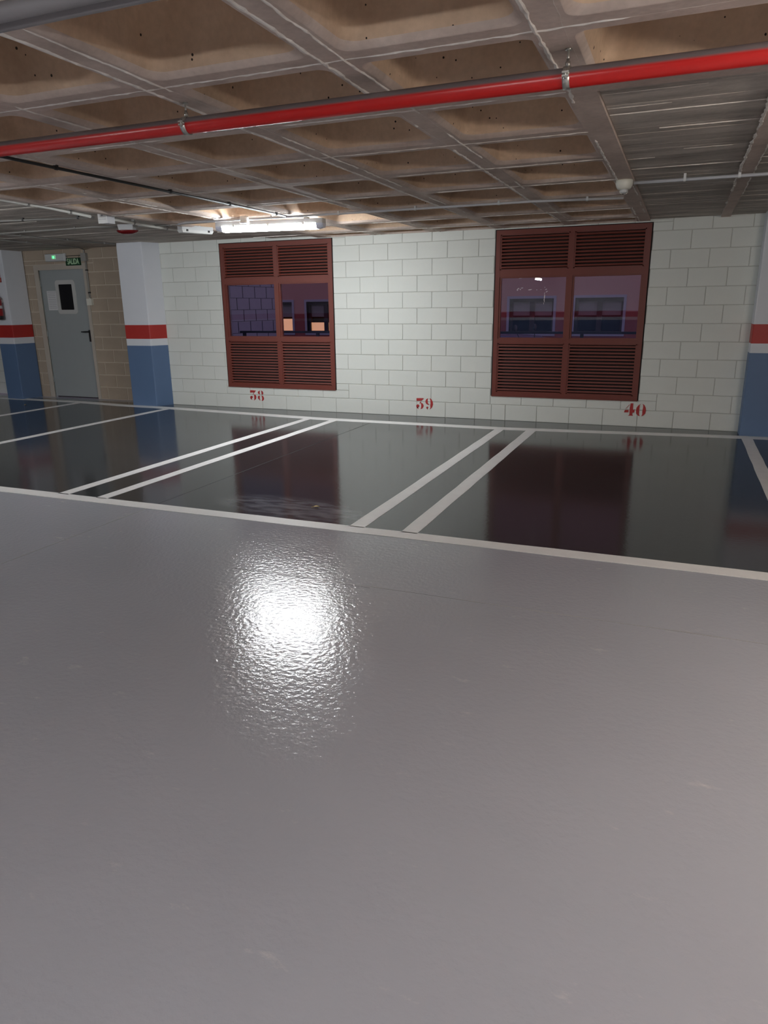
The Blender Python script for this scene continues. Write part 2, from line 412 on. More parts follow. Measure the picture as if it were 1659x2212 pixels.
# ================================================================ WALLS
WIN = [(-2.570, -0.790, 0.312, 2.300), (1.408, 3.192, 0.312, 2.294)]
DOOR = (-6.235, -5.285, 0.0, 2.052)
def cut(rects, hole):
    out = []
    hx0, hx1, hz0, hz1 = hole
    for (x0, x1, z0, z1) in rects:
        if hx1 <= x0 or hx0 >= x1 or hz1 <= z0 or hz0 >= z1: out.append((x0, x1, z0, z1)); continue
        if z0 < hz0: out.append((x0, x1, z0, hz0))
        if z1 > hz1: out.append((x0, x1, hz1, z1))
        za, zb = max(z0, hz0), min(z1, hz1)
        if x0 < hx0: out.append((x0, hx0, za, zb))
        if x1 > hx1: out.append((hx1, x1, za, zb))
    return out
_bm = {}
def block_mesh(w, h, mat, ch=0.003, dep=0.02):
    key = (round(w, 3), round(h, 3), mat.name)
    if key not in _bm:
        b = MB(); W2, H2 = w / 2, h / 2
        R0 = [(-W2, dep, -H2), (W2, dep, -H2), (W2, dep, H2), (-W2, dep, H2)]
        R1 = [(x, ch, z) for x, _, z in R0]
        R2 = [(x - math.copysign(ch, x), 0, z - math.copysign(ch, z)) for x, _, z in R0]
        b.rings([R0, R1, R2], 0, False, False, True)
        _bm[key] = b.mesh('block', [mat])
    return _bm[key]
def block_wall(parent, y, x0, x1, z1, holes, mat, off_odd, extra={}, J=0.0065, pitch=0.4, jit=0.0012):
    """courses of 40 x 20 cm blocks, each an object; off_odd = x of a joint in odd courses"""
    n = int(math.ceil(z1 / 0.2))
    for k in range(1, n + 1):
        za, zb = (k - 1) * 0.2, min(k * 0.2, z1)
        if zb - za < 0.03: continue
        o = off_odd if k % 2 else off_odd + 0.2
        i0 = math.floor((x0 - o) / pitch); js = [o + pitch * i for i in range(i0, i0 + int((x1 - x0) / pitch) + 3)]
        js += extra.get(k, [])
        js = sorted(set([x0] + [j for j in js if x0 + 0.02 < j < x1 - 0.02] + [x1]))
        for a, b_ in zip(js, js[1:]):
            rs = [(a, b_, za, zb)]
            for h in holes: rs = cut(rs, h)
            for (xa, xb, zc, zd) in rs:
                w, h = xb - xa - J, zd - zc - J
                if w < 0.012 or h < 0.012: continue
                link('block', block_mesh(w, h, mat), parent, ((xa + xb) / 2 - parent.location.x, y + random.uniform(-jit, jit) - parent.location.y, (zc + zd) / 2))
def slab_with_holes(x0, x1, z1, y0, y1, holes):
    b = MB(); rs = [(x0, x1, 0.0, z1)]
    for h in holes: rs = cut(rs, h)
    for (xa, xb, za, zb) in rs: b.box(xa, xb, y0, y1, za, zb)
    return b
wall = slab_with_holes(-3.95, 9.5, 2.60, 0.0065, 0.2, WIN).build('wall_back', M['mortar'])
tag(wall, 'white painted concrete block wall with two brown windows and red bay numbers', 'wall', kind='structure')
block_wall(wall, 0.0, -3.78, 6.9, 2.60, WIN, M['block'], 0.0, {1: [1.42]})
# stencilled bay numbers on the wall
DIG = {"39":[[[0.3955,0.2428],[0.4877,0.2462],[0.4996,0.2395],[0.4705,0.2139],[0.4597,0.2095],[0.3955,0.207]],[[0.4359,0.1738],[0.451,0.1999],[0.463,0.1953],[0.4532,0.1837],[0.4815,0.1766],[0.4957,0.1526],[0.4947,0.1321],[0.4796,0.1089],[0.4536,0.0975],[0.4622,0.1225],[0.4631,0.1554],[0.4533,0.1796],[0.4446,0.1741]],[[0.436,0.141],[0.4339,0.132],[0.4278,0.1246],[0.4191,0.1202],[0.4094,0.1198],[0.4006,0.1235],[0.3945,0.1304],[0.3924,0.1392],[0.3945,0.1482],[0.4006,0.1556],[0.4093,0.1599],[0.419,0.1603],[0.4277,0.1567],[0.4338,0.1498]],[[0.3935,0.13],[0.4034,0.1078],[0.4318,0.0966],[0.4252,0.1035],[0.4186,0.1166],[0.4273,0.1273]],[[0.5631,0.2469],[0.5395,0.2379],[0.5245,0.217],[0.5225,0.1945],[0.5334,0.1725],[0.5594,0.1582],[0.583,0.1683],[0.568,0.1698],[0.5571,0.1816],[0.5526,0.2079],[0.5536,0.2283]],[[0.5803,0.2485],[0.604,0.2382],[0.6235,0.2045],[0.6282,0.166],[0.6177,0.133],[0.6007,0.1119],[0.5814,0.0978],[0.5931,0.1218],[0.5896,0.1523],[0.5937,0.181],[0.5913,0.2195]],[[0.5629,0.1236],[0.5615,0.1178],[0.5577,0.113],[0.5521,0.1102],[0.5458,0.1099],[0.5402,0.1123],[0.5362,0.1167],[0.5348,0.1224],[0.5362,0.1283],[0.54,0.1331],[0.5456,0.1359],[0.5519,0.1361],[0.5575,0.1338],[0.5615,0.1293]],[[0.537,0.1174],[0.5436,0.1044],[0.562,0.097],[0.5544,0.1059],[0.5554,0.1151]]],"38":[[[-2.1985,0.2653],[-2.1426,0.265],[-2.0983,0.2612],[-2.1196,0.2404],[-2.1357,0.2229],[-2.1444,0.2057],[-2.1573,0.2],[-2.1374,0.2335],[-2.2011,0.2303]],[[-2.1346,0.2039],[-2.115,0.2004],[-2.1012,0.186],[-2.0994,0.1585],[-2.1124,0.1325],[-2.1459,0.1164],[-2.1347,0.1338],[-2.1341,0.1764]],[[-2.1603,0.1648],[-2.1631,0.1566],[-2.1697,0.1498],[-2.1787,0.1459],[-2.1885,0.1455],[-2.1971,0.1488],[-2.2027,0.1552],[-2.2043,0.1632],[-2.2015,0.1715],[-2.1949,0.1782],[-2.1858,0.1821],[-2.1761,0.1825],[-2.1675,0.1792],[-2.1619,0.1729]],[[-2.2042,0.1547],[-2.1945,0.1338],[-2.1678,0.1241],[-2.179,0.1407],[-2.1707,0.1517]],[[-2.034,0.2643],[-2.0594,0.2529],[-2.0694,0.2336],[-2.0619,0.217],[-2.0341,0.2084],[-2.0397,0.2346]],[[-2.0141,0.267],[-1.9879,0.2553],[-1.9762,0.2283],[-1.9887,0.2068],[-2.0061,0.2052],[-2.0067,0.2315],[-2.008,0.2483]],[[-2.0366,0.1914],[-2.064,0.1873],[-2.0745,0.1615],[-2.0625,0.1386],[-2.032,0.1154],[-2.0422,0.1457],[-2.0404,0.1712]],[[-2.0119,0.1923],[-1.985,0.1901],[-1.9697,0.1611],[-1.9715,0.1356],[-1.9899,0.118],[-2.0122,0.1161],[-2.0006,0.1409],[-2.0034,0.1725]]],"40":[[[3.0607,0.2155],[3.1011,0.2663],[3.1038,0.2606],[3.0632,0.2121]],[[3.1134,0.2796],[3.1432,0.2808],[3.1456,0.2121],[3.1511,0.1983],[3.159,0.2103],[3.1635,0.2093],[3.1612,0.1706],[3.1425,0.1686],[3.1421,0.1463],[3.1521,0.1327],[3.092,0.1311],[3.109,0.1425],[3.1068,0.2245]],[[3.0493,0.1892],[3.0553,0.1989],[3.0953,0.2006],[3.0977,0.1713],[3.0465,0.1679]],[[3.2294,0.2783],[3.2014,0.2587],[3.1839,0.23],[3.1802,0.1948],[3.1855,0.1576],[3.205,0.1374],[3.2276,0.1314],[3.217,0.152],[3.2173,0.2011],[3.2173,0.2523],[3.2206,0.2664]],[[3.2469,0.279],[3.2689,0.266],[3.2872,0.232],[3.2922,0.1996],[3.2884,0.1669],[3.2707,0.1428],[3.2455,0.1287],[3.2542,0.156],[3.2514,0.1886],[3.2566,0.2307],[3.2562,0.2609]]]}
for num, polys in DIG.items():
    b = MB()
    for p in polys: b.prism(p, 'Y', -0.0042, -0.0014)
    o = b.build('bay_number', M['number'], wall)
    tag(o, 'red stencilled bay number ' + num)
# bare block wall round the door, set back behind the columns
wd = slab_with_holes(-6.86, -3.95, 2.60, 0.2085, 0.4, [DOOR]).build('wall_recess', M['raw_mortar'])
tag(wd, 'bare brown concrete block wall around the grey door', 'wall', kind='structure')
SUR = (DOOR[0] - 0.095, DOOR[1] + 0.06, 0.0, 2.135)
block_wall(wd, 0.2, -6.7, -4.0, 2.60, [SUR], M['raw_block'], -5.07, {}, J=0.016)
b = MB()
b.box(SUR[0], DOOR[0], 0.196, 0.23, 0, SUR[3]); b.box(DOOR[1], SUR[1], 0.196, 0.23, 0, SUR[3]); b.box(DOOR[0], DOOR[1], 0.196, 0.23, DOOR[3], SUR[3])
tag(b.build('door_surround', M['plaster'], wd), 'pale plaster band around the door')
ws = slab_with_holes(-12.0, -6.86, 2.60, 0.3065, 0.5, []).build('wall_side', M['mortar'])
tag(ws, 'strip of white painted block wall left of the far left column', 'wall', kind='structure')
block_wall(ws, 0.30, -9.2, -6.88, 1.4, [], M['block'], -7.1)
# the other sides of the garage, with the striped dado painted on
def band_wall(name, x0, x1, y0, y1, label):
    b = MB()
    for za, zb, mi in [(0, 0.9, 2), (0.9, 1.0, 0), (1.0, 1.2, 1), (1.2, 2.7, 0)]: b.box(x0, x1, y0, y1, za, zb, mi)
    tag(b.build(name, [M['white'], M['red'], M['blue']]), label, 'wall', kind='structure')
band_wall('wall_front', -12, 9.5, -17.2, -17.0, 'far garage wall behind the photographer with blue dado and red stripe')
band_wall('wall_left', -12.2, -12, -17, 0.3, 'garage side wall beyond the door with blue dado and red stripe')
band_wall('wall_right', 9.5, 9.7, -17, 0.2, 'garage side wall beyond the right column with blue dado and red stripe')

# ---------------------------------------------------------------- columns
def column(foot, z1, label):
    """white column with blue foot, white line and red band; foot = outline (x,y)"""
    cx = sum(p[0] for p in foot) / len(foot); cy = sum(p[1] for p in foot) / len(foot)
    t = thing('column', label, 'column', (cx, cy, 0), kind='structure')
    f = [(x - cx, y - cy) for x, y in foot]
    for nm, za, zb, m, e in [('blue_base', 0, 0.90, 'blue', .001), ('white_stripe', 0.90, 1.0, 'white', 0), ('red_stripe', 1.0, 1.2, 'red', .001), ('shaft', 1.2, z1, 'white', 0)]:
        b = MB(); q = []
        for i in range(len(f)):                               # rounded arrises
            p0, p, p2 = Vector(f[i - 1]), Vector(f[i]), Vector(f[(i + 1) % len(f)])
            d0, d2 = (p0 - p).normalized() * 0.012, (p2 - p).normalized() * 0.012
            for u in (0, .5, 1): q.append(tuple((p + d0) * (1 - u) ** 2 + p * 2 * u * (1 - u) + (p + d2) * u * u))
        q = [(x * (1 + e), y * (1 + e)) for x, y in q]
        b.prism(q, 'Z', za, zb); b.build(nm, M[m], t)
column([(-4.165, -0.262), (-3.708, -0.262), (-3.605, -0.002), (-3.605, 0.19), (-4.165, 0.19)], 2.36, 'white column with blue base between the grey door and the window over number 38')
column([(-6.86, -0.22), (-6.515, -0.22), (-6.515, 0.19), (-6.86, 0.19)], 2.36, 'white and blue column left of the grey door with fire extinguisher on it')
column([(4.298, -0.27), (4.80, -0.27), (4.80, -0.004), (4.298, -0.004)], 2.33, 'white and dark blue column to the right of the number 40')

# ================================================================ CEILING
ZC = 2.31
AX = [-1.71, -0.92, -0.13, 0.66, 1.455, 2.29, 3.09, 3.915, 4.745]
BY = [-9.5, -8.7, -7.88, -7.06, -6.26, -5.49, -4.685, -3.885, -3.055, -2.16, -1.28, -0.48, 0.0]
ce = MB()
ce.box(-12, 9.5, -17, 0.4, 2.66, 2.8)
ce.box(-12, -1.71, -17, -6.3, 2.355, 2.66); ce.box(4.745, 9.5, -17, -5.5, 2.33, 2.66)
ce.box(-1.71, 4.745, -17, -9.5, 2.33, 2.66)
ceil = ce.build('ceiling', M['rib'])
tag(ceil, 'bare concrete waffle ceiling with deep coffers and board-marked bands', 'ceiling', kind='structure')
def rrect(x0, x1, y0, y1, r, n=5):
    q = []
    for cx, cy, a0 in [(x1 - r, y1 - r, 0), (x0 + r, y1 - r, PI / 2), (x0 + r, y0 + r, PI), (x1 - r, y0 + r, 1.5 * PI)]:
        for k in range(n + 1):
            a = a0 + PI / 2 * k / n; q.append((cx + r * math.cos(a), cy + r * math.sin(a)))
    return q
_cm = {}
def coffer(ix, iy):
    x0, x1, y0, y1 = AX[ix], AX[ix + 1], BY[iy], BY[iy + 1]
    cx, cy, w, d = (x0 + x1) / 2, (y0 + y1) / 2, x1 - x0, y1 - y0
    last = iy == len(BY) - 2
    key = (round(w, 3), round(d, 3), last)
    if key not in _cm:
        b = MB(); hx, hy = w / 2, d / 2
        mx, my0 = hx - 0.066, -hy + 0.07
        my1 = hy - (0.012 if last else 0.062)
        def ring(ins, z, r): return [(x, y, z) for x, y in rrect(-mx + ins, mx - ins, my0 + ins, my1 - (ins * .4 if last else ins), r)]
        base = ring(0, 0, 0.055)
        outer = []
        for x, y, z in base:                                  # push the lip ring out to the cell edge
            sx, sy = hx / max(mx, 1e-6), 1
            ox = max(-hx, min(hx, x * sx)); oy = -hy if y < my0 + 0.056 and abs(x) < mx - .02 else (hy if y > my1 - 0.056 and abs(x) < mx - .02 else y)
            outer.append((ox, oy, 0))
        q = []
        n6 = len(base) // 4
        for s, (px, py) in enumerate([(hx, hy), (-hx, hy), (-hx, -hy), (hx, -hy)]):
            for k in range(n6):
                bx, by, _ = base[s * n6 + k]
                t = k / (n6 - 1)
                # split the quarter so that ring vertices run along the cell's two edges
                if s in (0, 2): q.append((px, by, 0) if t < .5 else (bx, py, 0))
                else: q.append((bx, py, 0) if t < .5 else (px, by, 0))
        # exact corners
        q2 = []
        for s in range(4):
            seg = q[s * n6:(s + 1) * n6]; m = n6 // 2
            px, py = [(hx, hy), (-hx, hy), (-hx, -hy), (hx, -hy)][s]
            seg[m] = (px, py, 0) if n6 % 2 else seg[m]
            if n6 % 2 == 0: seg[m - 1] = (px, py, 0); seg[m] = (px, py, 0)
            q2 += seg
        rings = [q2, base, ring(.004, .003, .056), ring(.014, .010, .06), ring(.024, .022, .065), ring(.032, .042, .07), ring(.038, .075, .074),
                 ring(.075, .26, .085), ring(.088, .295, .08), ring(.115, .318, .07), ring(.16, .325, .05)]
        b.rings(rings, [0, 0, 0, 0, 1, 1, 1, 1, 1, 1, 1], True, False, True)
        for k in range(len(base)): b.sm[k] = False
        _cm[key] = b.mesh('coffer', [M['rib'], M['pan']])
    link('coffer', _cm[key], ceil, (cx, cy, ZC))
solid = lambda ix, iy: (ix >= 6 and BY[iy] > -5.6) or (ix == 0 and BY[iy] > -1.4)
for ix in range(len(AX) - 1):
    for iy in range(len(BY) - 1):
        if not solid(ix, iy): coffer(ix, iy)
# board-marked bands cast on planks: one piece per plank
_pm = {}
def boards(x0, x1, y0, y1, z, wid, dz=0.0022):
    y = y0
    while y < y1 - 0.02:
        w = min(wid * random.choice((0.75, 1, 1, 1.25)), y1 - y)
        key = (round(x1 - x0, 3), round(w, 3))
        if key not in _pm:
            b = MB(); hx, hw = (x1 - x0) / 2, w / 2 - 0.0004
            R = lambda i, zz: [(-hx, -hw + i, zz), (hx, -hw + i, zz), (hx, hw - i, zz), (-hx, hw - i, zz)]
            b.rings([R(0, .03), R(0, .002), R(.002, 0)], 0, False, False, True)
            _pm[key] = b.mesh('plank_impression', [M['board']])
        link('plank_impression', _pm[key], ceil, ((x0 + x1) / 2, y + w / 2, z + random.uniform(-dz, dz)))
        y += w
boards(3.158, 3.872, -5.47, 0.0, ZC + 0.018, 0.14)
boards(3.962, 5.6, -5.47, 0.0, ZC + 0.018, 0.14)
boards(-9.0, -1.712, -6.3, 0.2, 2.355, 0.125)
boards(-1.712, -0.985, -1.28, 0.0, 2.335, 0.125)
cb = MB()
cb.box(3.155, 9.5, -5.5, 0.4, ZC + 0.045, 2.66); cb.box(-12, -1.712, -6.3, 0.4, 2.378, 2.66); cb.box(-1.712, -0.98, -1.30, 0.01, 2.362, 2.66)
cb.box(-1.712, -1.709, -6.3, -1.28, ZC, 2.66)
cb.build('slab_core', M['rib'], ceil)
# pale seams between some planks
for k, (xa, xb, y) in enumerate([(3.16, 3.45, -5.04), (3.16, 3.87, -4.91), (3.38, 3.87, -4.52), (3.16, 3.6, -5.30), (3.16, 3.33, -3.69), (3.16, 3.87, -3.30), (3.5, 3.87, -3.9), (3.97, 5, -4.2), (3.97, 5, -3.4), (-4.5, -2.1, -3.6), (-6, -2.4, -4.3), (-5.5, -3, -2.75), (-7, -2.2, -1.5)]):
    z = ZC + .0155 if xa > 0 else 2.3525
    sb_ = MB(); n = 24; rs = []
    for q in range(n + 1):
        x = xa + (xb - xa) * q / n; tp = math.sin(PI * min(.97, max(.03, q / n))) ** .5; w = random.uniform(.0005, .0016) * tp; h = random.uniform(.0005, .002) * tp
        rs.append([(x, y - w, z + .006), (x, y - w * .5, z - h), (x, y + w * .5, z - h), (x, y + w, z + .006)])
    sb_.rings(rs, 0, False, False, False); sb_.build('concrete_fin', M['fin'], ceil)
# bare rib soffits beside the solid bands
rb = MB()
rb.box(3.02, 3.156, -5.44, 0.0, ZC - 0.001, ZC + 0.06); rb.box(3.874, 3.958, -5.44, 0.0, ZC - 0.001, ZC + 0.06); rb.box(-0.985, -0.90, -1.30, 0.0, ZC, ZC + .06)
rb.box(3.09, 9.5, -5.55, -5.44, ZC - 0.001, ZC + .06); rb.box(-1.71, -0.985, -1.30, -1.26, ZC, ZC + .06)
rb.build('rib_soffit', M['rib'], ceil)
# crusty mortar fins left along the ribs where the forms met
def fin(p0, p1, seed, wmax=0.013, hmax=0.0075, gap=0.3):
    rnd = random.Random(seed); b = MB()
    v0, v1 = Vector(p0), Vector(p1); L = (v1 - v0).length; d = (v1 - v0) / L; s = Vector((-d.y, d.x, 0))
    n = max(6, int(L / 0.03)); on = True; rs = []
    off = 0
    for k in range(n + 1):
        if rnd.random() < 0.07: on = rnd.random() > gap
        off = 0.8 * off + rnd.uniform(-.0025, .0025)
        w = rnd.uniform(.25, 1) * wmax * (1 if on else .12); h = rnd.uniform(.3, 1) * hmax * (1 if on else .1)
        c = v0 + d * (L * k / n) + s * off
        rs.append([c - s * w / 2 + Vector((0, 0, .002)), c - s * w * .2 - Vector((0, 0, h)), c + s * w * .3 - Vector((0, 0, h * .8)), c + s * w / 2 + Vector((0, 0, .002))])
    b.rings(rs, 0, False, False, False)
    o = b.build('concrete_fin', M['fin'], ceil); return o
for i, x in enumerate(AX[1:8]):
    y1 = -1.3 if i == 0 else 0.0
    fin((x - .046, -9, ZC), (x - .046, y1, ZC), 10 + i, 0.028 if x > 1 else .018, gap=.3)
    fin((x + .046, -9, ZC), (x + .046, y1, ZC), 30 + i, 0.016, gap=.45)
for i, y in enumerate(BY[1:-1]):
    fin((-1.7, y + .01, ZC), (3.03 if y > -5.6 else 4.7, y + .01, ZC), 60 + i, 0.014, .006, gap=.35)

# ================================================================ WINDOWS
def window(nm, hole, label, n_up, n_low):
    x0, x1, z0, z1 = hole
    w = link(nm, None); tag(w, label, 'window', kind='structure')
    sl = MB(); sl.box(x0 - .004, x0 + .012, .003, .06, z0, z1); sl.box(x1 - .012, x1 + .004, .003, .06, z0, z1); sl.box(x0, x1, .003, .06, z0 - .004, z0 + .009); sl.box(x0, x1, .003, .06, z1 - .008, z1 + .003)
    sl.build('gap_strip', M['gap'], w)  # dark strips put in for the shaded gap round the frame
    x0 += 0.010; x1 -= 0.010; z0 += 0.006; z1 -= 0.006
    xm = (x0 + x1) / 2 + 0.018
    F, yf, yb = 0.052, -0.004, 0.055
    b = MB()
    b.box(x0, x0 + F, yf, yb, z0, z1); b.box(x1 - F, x1, yf, yb, z0, z1)
    b.box(x0 + F, x1 - F, yf, yb, z0, z0 + 0.045); b.box(x0 + F, x1 - F, yf, yb, z1 - 0.05, z1)
    b.build('frame', M['frame'], w)
    b = MB(); b.box(x0 - .004, x1 + .004, -.014, .01, z0 - .012, z0 + .004); b.build('bottom_lip', M['frame'], w)
    MB().box(xm - .026, xm + .026, yf + .001, yb, z0 + .045, z1 - .05).build('mullion', M['frame'], w)
    ZT = [(0.968, 1.022), (1.752, 1.832)]
    for za, zb in ZT:
        for xa, xb in ((x0 + F, xm - .026), (xm + .026, x1 - F)):
            MB().box(xa, xb, yf + .001, yb, za, zb).build('transom', M['frame'], w)
    # dark sheets behind the louvres, coloured to stand for night in the gaps
    backing = MB()
    for (za, zb) in ((z0 + .03, .98), (1.82, z1 - .03)): backing.box(x0 + .02, x1 - .02, .066, .070, za, zb)
    backing.build('dark_backing', M['gap'], w)
    for xa, xb in ((x0 + F, xm - .026), (xm + .026, x1 - F)):
        for za, zb, n in ((z0 + .045, ZT[0][0], n_low), (ZT[1][1], z1 - .05, n_up)):
            g = MB(); t = 0.016
            g.box(xa, xa + t, .002, .05, za, zb); g.box(xb - t, xb, .002, .05, za, zb); g.box(xa, xb, .002, .05, za, za + .012); g.box(xa, xb, .002, .05, zb - .012, zb)
            g.build('louvre_frame', M['frame'], w)
            p = (zb - za - 0.026) / n
            L = xb - xa - 2 * t
            s = MB()
            prof = [(.003, -.0085), (.0045, -.0100), (.0065, -.0095), (.009, .006), (.040, -.012), (.042, -.010), (.011, .0105), (.0065, .0100)]
            s.prism(prof, 'X', -L / 2, L / 2)
            me = s.mesh('slat', [M['frame']])
            for k in range(n):
                link('slat', me, w, ((xa + xb) / 2, 0.0, za + .013 + p * (k + .5)))
        # glazing
        g = MB(); t = 0.022; za, zb = ZT[0][1], ZT[1][0]
        g.box(xa, xa + t, .006, .05, za, zb); g.box(xb - t, xb, .006, .05, za, zb); g.box(xa + t, xb - t, .006, .05, za, za + .014); g.box(xa + t, xb - t, .006, .05, zb - .014, zb)
        g.build('glazing_bead', M['frame'], w)
        MB().box(xa + .012, xb - .012, .030, .0345, za + .006, zb - .006).build('pane', M['glass'], w)
    return w
w1 = window('window_1', WIN[0], 'brown louvred window over number 38 beneath the lit tube lamp', 10, 15)
w2 = window('window_2', WIN[1], 'brown louvred window between the numbers 39 and 40', 10, 15)
# small pale marks on the left pane of window_2
rs = MB(); rnd = random.Random(5)
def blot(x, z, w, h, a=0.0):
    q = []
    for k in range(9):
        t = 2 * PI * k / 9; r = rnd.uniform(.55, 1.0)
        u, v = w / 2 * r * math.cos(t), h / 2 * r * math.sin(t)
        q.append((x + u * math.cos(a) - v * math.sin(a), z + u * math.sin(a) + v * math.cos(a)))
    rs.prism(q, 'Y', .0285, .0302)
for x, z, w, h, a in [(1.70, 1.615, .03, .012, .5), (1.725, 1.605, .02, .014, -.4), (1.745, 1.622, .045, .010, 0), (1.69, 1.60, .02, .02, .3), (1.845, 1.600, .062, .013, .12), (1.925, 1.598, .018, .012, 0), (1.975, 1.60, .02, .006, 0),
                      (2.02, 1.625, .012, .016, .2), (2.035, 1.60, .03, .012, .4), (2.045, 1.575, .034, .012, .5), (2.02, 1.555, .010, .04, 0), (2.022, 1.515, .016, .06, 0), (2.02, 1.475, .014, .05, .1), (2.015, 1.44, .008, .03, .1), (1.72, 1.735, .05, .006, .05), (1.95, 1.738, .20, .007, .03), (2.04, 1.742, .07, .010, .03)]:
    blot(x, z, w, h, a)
tag(rs.build('pane_marks', M['pane_mark'], w2), 'pale marks on the glass', kind='stuff')

# ================================================================ DOOR
dr = link('door_1', None, None, (DOOR[0], 0.23, 0.0)); tag(dr, 'grey metal door with small dark window, ajar to nothing, under the exit sign', 'door', kind='structure')
dr['label'] = 'grey metal door with a small dark window under the green exit sign'
DW, DH = DOOR[1] - DOOR[0], DOOR[3]
lf = MB(); lf.box(.012, DW - .012, 0, .045, .018, DH - .012)
leaf_o = lf.build('door_leaf', M['door'], dr)
fr = MB(); fr.box(0, .012, -.012, .05, 0, DH); fr.box(DW - .012, DW, -.012, .05, 0, DH); fr.box(0, DW, -.012, .05, DH - .012, DH)
fr.build('door_frame', M['door'], dr)
MB().box(0, DW, .02, .06, 0, .018).build('threshold', M['gap'], dr)
# window in the leaf: pale rounded trim and dark glass
wx0, wx1, wz0, wz1 = .335, .69, 1.395, 1.862
o_ = rrect(wx0 - .03, wx1 + .03, wz0 - .03, wz1 + .03, .05); i_ = rrect(wx0 + .035, wx1 - .035, wz0 + .035, wz1 - .035, .012)
tb = MB(); tb.rings([[(x, -.001, z) for x, z in o_], [(x, -.014, z) for x, z in o_], [(x, -.016, z) for x, z in i_], [(x, -.002, z) for x, z in i_]], 0, False, False, False)
tb.build('vision_trim', M['door_trim'], dr)
MB().box(wx0 + .03, wx1 - .03, -.004, -.002, wz0 + .03, wz1 - .03).build('vision_glass', M['dark_glass'], dr)
hd = MB(); hd.box(DW - .062, DW - .022, -.012, 0, .925, 1.11)
hd.tube([(DW - .042, -.01, 1.085), (DW - .042, -.05, 1.085)], .011, 10); hd.tube([(DW - .042, -.05, 1.085), (DW - .10, -.055, 1.083), (DW - .175, -.05, 1.082)], [.013, .011, .010], 10)
tag(hd.build('door_handle', M['black'], dr), 'black lever handle on a long plate')
for hz in (.25, 1.0, 1.8):
    MB().tube([(.006, -.016, hz), (.006, -.016, hz + .1)], .009, 8).build('hinge', M['door'], dr)
# notice taped to the door
nt_ = thing('paper_notice', 'white printed notice taped to the grey door left of its window', 'notice', (-6.035, 0.2285, 1.425), 0)
MB().box(-.105, .105, -.0012, 0, 0, .305).build('sheet', M['paper'], nt_)
ik = MB()
for k in range(9):
    ik.box(-.085, .085 - .03 * random.random(), -.0018, -.0012, .03 + k * .028, .036 + k * .028)
ik.box(-.09, .09, -.0018, -.0012, .283, .289)
tag(ik.build('print', M['ink'], nt_), kind='stuff')

# ================================================================ THINGS ABOVE AND BESIDE THE DOOR
em = thing('emergency_light', 'white emergency light with a glowing green lamp over the grey door', 'light', (-5.795, 0.196, 2.175))
b = MB()
b.rings([[(-.205, 0, 0), (.205, 0, 0), (.205, 0, .118), (-.205, 0, .118)], [(-.205, -.03, 0), (.205, -.03, 0), (.205, -.03, .118), (-.205, -.03, .118)], [(-.19, -.055, .008), (.19, -.055, .008), (.19, -.055, .11), (-.19, -.055, .11)]], 0, False)
b.build('housing', M['plastic_grey'], em)
MB().box(-.05, .035, -.0575, -.055, .035, .092).build('green_lens', M['led_glow'], em)
MB().lathe([(.0, -.0605), (.017, -.0600), (.017, -.0575)], 12, (-.012, 0, .062), 0, 'Y').build('indicator', M['led'], em)
ex = thing('exit_sign', 'dark green hanging exit sign above the right end of the grey door', 'sign', (-5.455, 0.192, 2.105))
MB().box(-.155, .155, -.006, 0, 0, .115).build('panel', M['sign_green'], ex)
tm = text_mesh('lettering', 'SALIDA', .118, M['sign_text'], .62, .0008)
link('lettering', tm, ex, (0, -.0072, .057), (PI / 2, 0, 0))
MB().box(-.16, .16, -.010, .006, .142, .150).build('hanging_rail', M['cable'], ex)
for x in (-.12, .12): MB().tube([(x, -.002, .112), (x, -.002, .145)], .002, 6).build('hanger', M['cable'], ex)
jb = thing('junction_box', 'upright pale junction box at the top right corner of the door', 'box', (-5.205, 0.2, 2.165))
b = MB(); b.box(-.05, .05, -.045, 0, 0, .115); b.build('body', M['dusty'], jb)
MB().box(-.052, .052, -.052, -.045, -.002, .117).build('cover', M['dusty'], jb)
cdp = thing('conduit', 'thin vertical conduit running down beside the door to the switch', 'conduit', (-5.195, 0.186, 1.60))
MB().tube([(.0, 0, .565), (.0, 0, 0)], .012, 10).build('tube', M['dusty'], cdp)
for z in (.08, .42): MB().box(-.018, .018, -.016, .012, z, z + .016).build('clip', M['black'], cdp)
cdu = thing('conduit', 'short conduit from the ceiling down to the junction box by the door', 'conduit', (-5.21, 0.186, 2.28))
MB().tube([(.0, 0, 0), (.0, 0, .05), (-.02, -.01, .066)], .010, 10).build('tube', M['dusty'], cdu)
sw = thing('light_switch', 'cream light switch box beside the grey door above its handle', 'switch', (-5.20, 0.2, 1.495))
MB().box(-.05, .05, -.045, 0, 0, .10).build('box', M['plastic_cream'], sw)
MB().box(-.028, .028, -.052, -.045, .022, .078).build('rocker', M['plastic_cream'], sw)
MB().tube([(0, -.014, .10), (0, -.014, .115)], .014, 10).build('gland', M['plastic_cream'], sw)
rsn = thing('fire_sign', 'narrow dark red sign half hidden behind the column right of the door', 'sign', (-4.20, -0.105, 1.94))
b = MB(); b.box(-.035, .035, 0, .004, .085, .265); b.box(-.035, .035, 0, .004, 0, .075); b.build('panel', M['sign_red'], rsn)
b = MB(); b.box(-.040, .036, .001, .005, -.005, .27); b.build('border', M['sign_pale'], rsn)
b = MB(); b.box(-.028, .03, -.002, 0, .095, .255); b.box(-.028, .03, -.002, 0, .008, .066); b.build('print', M['black'], rsn)

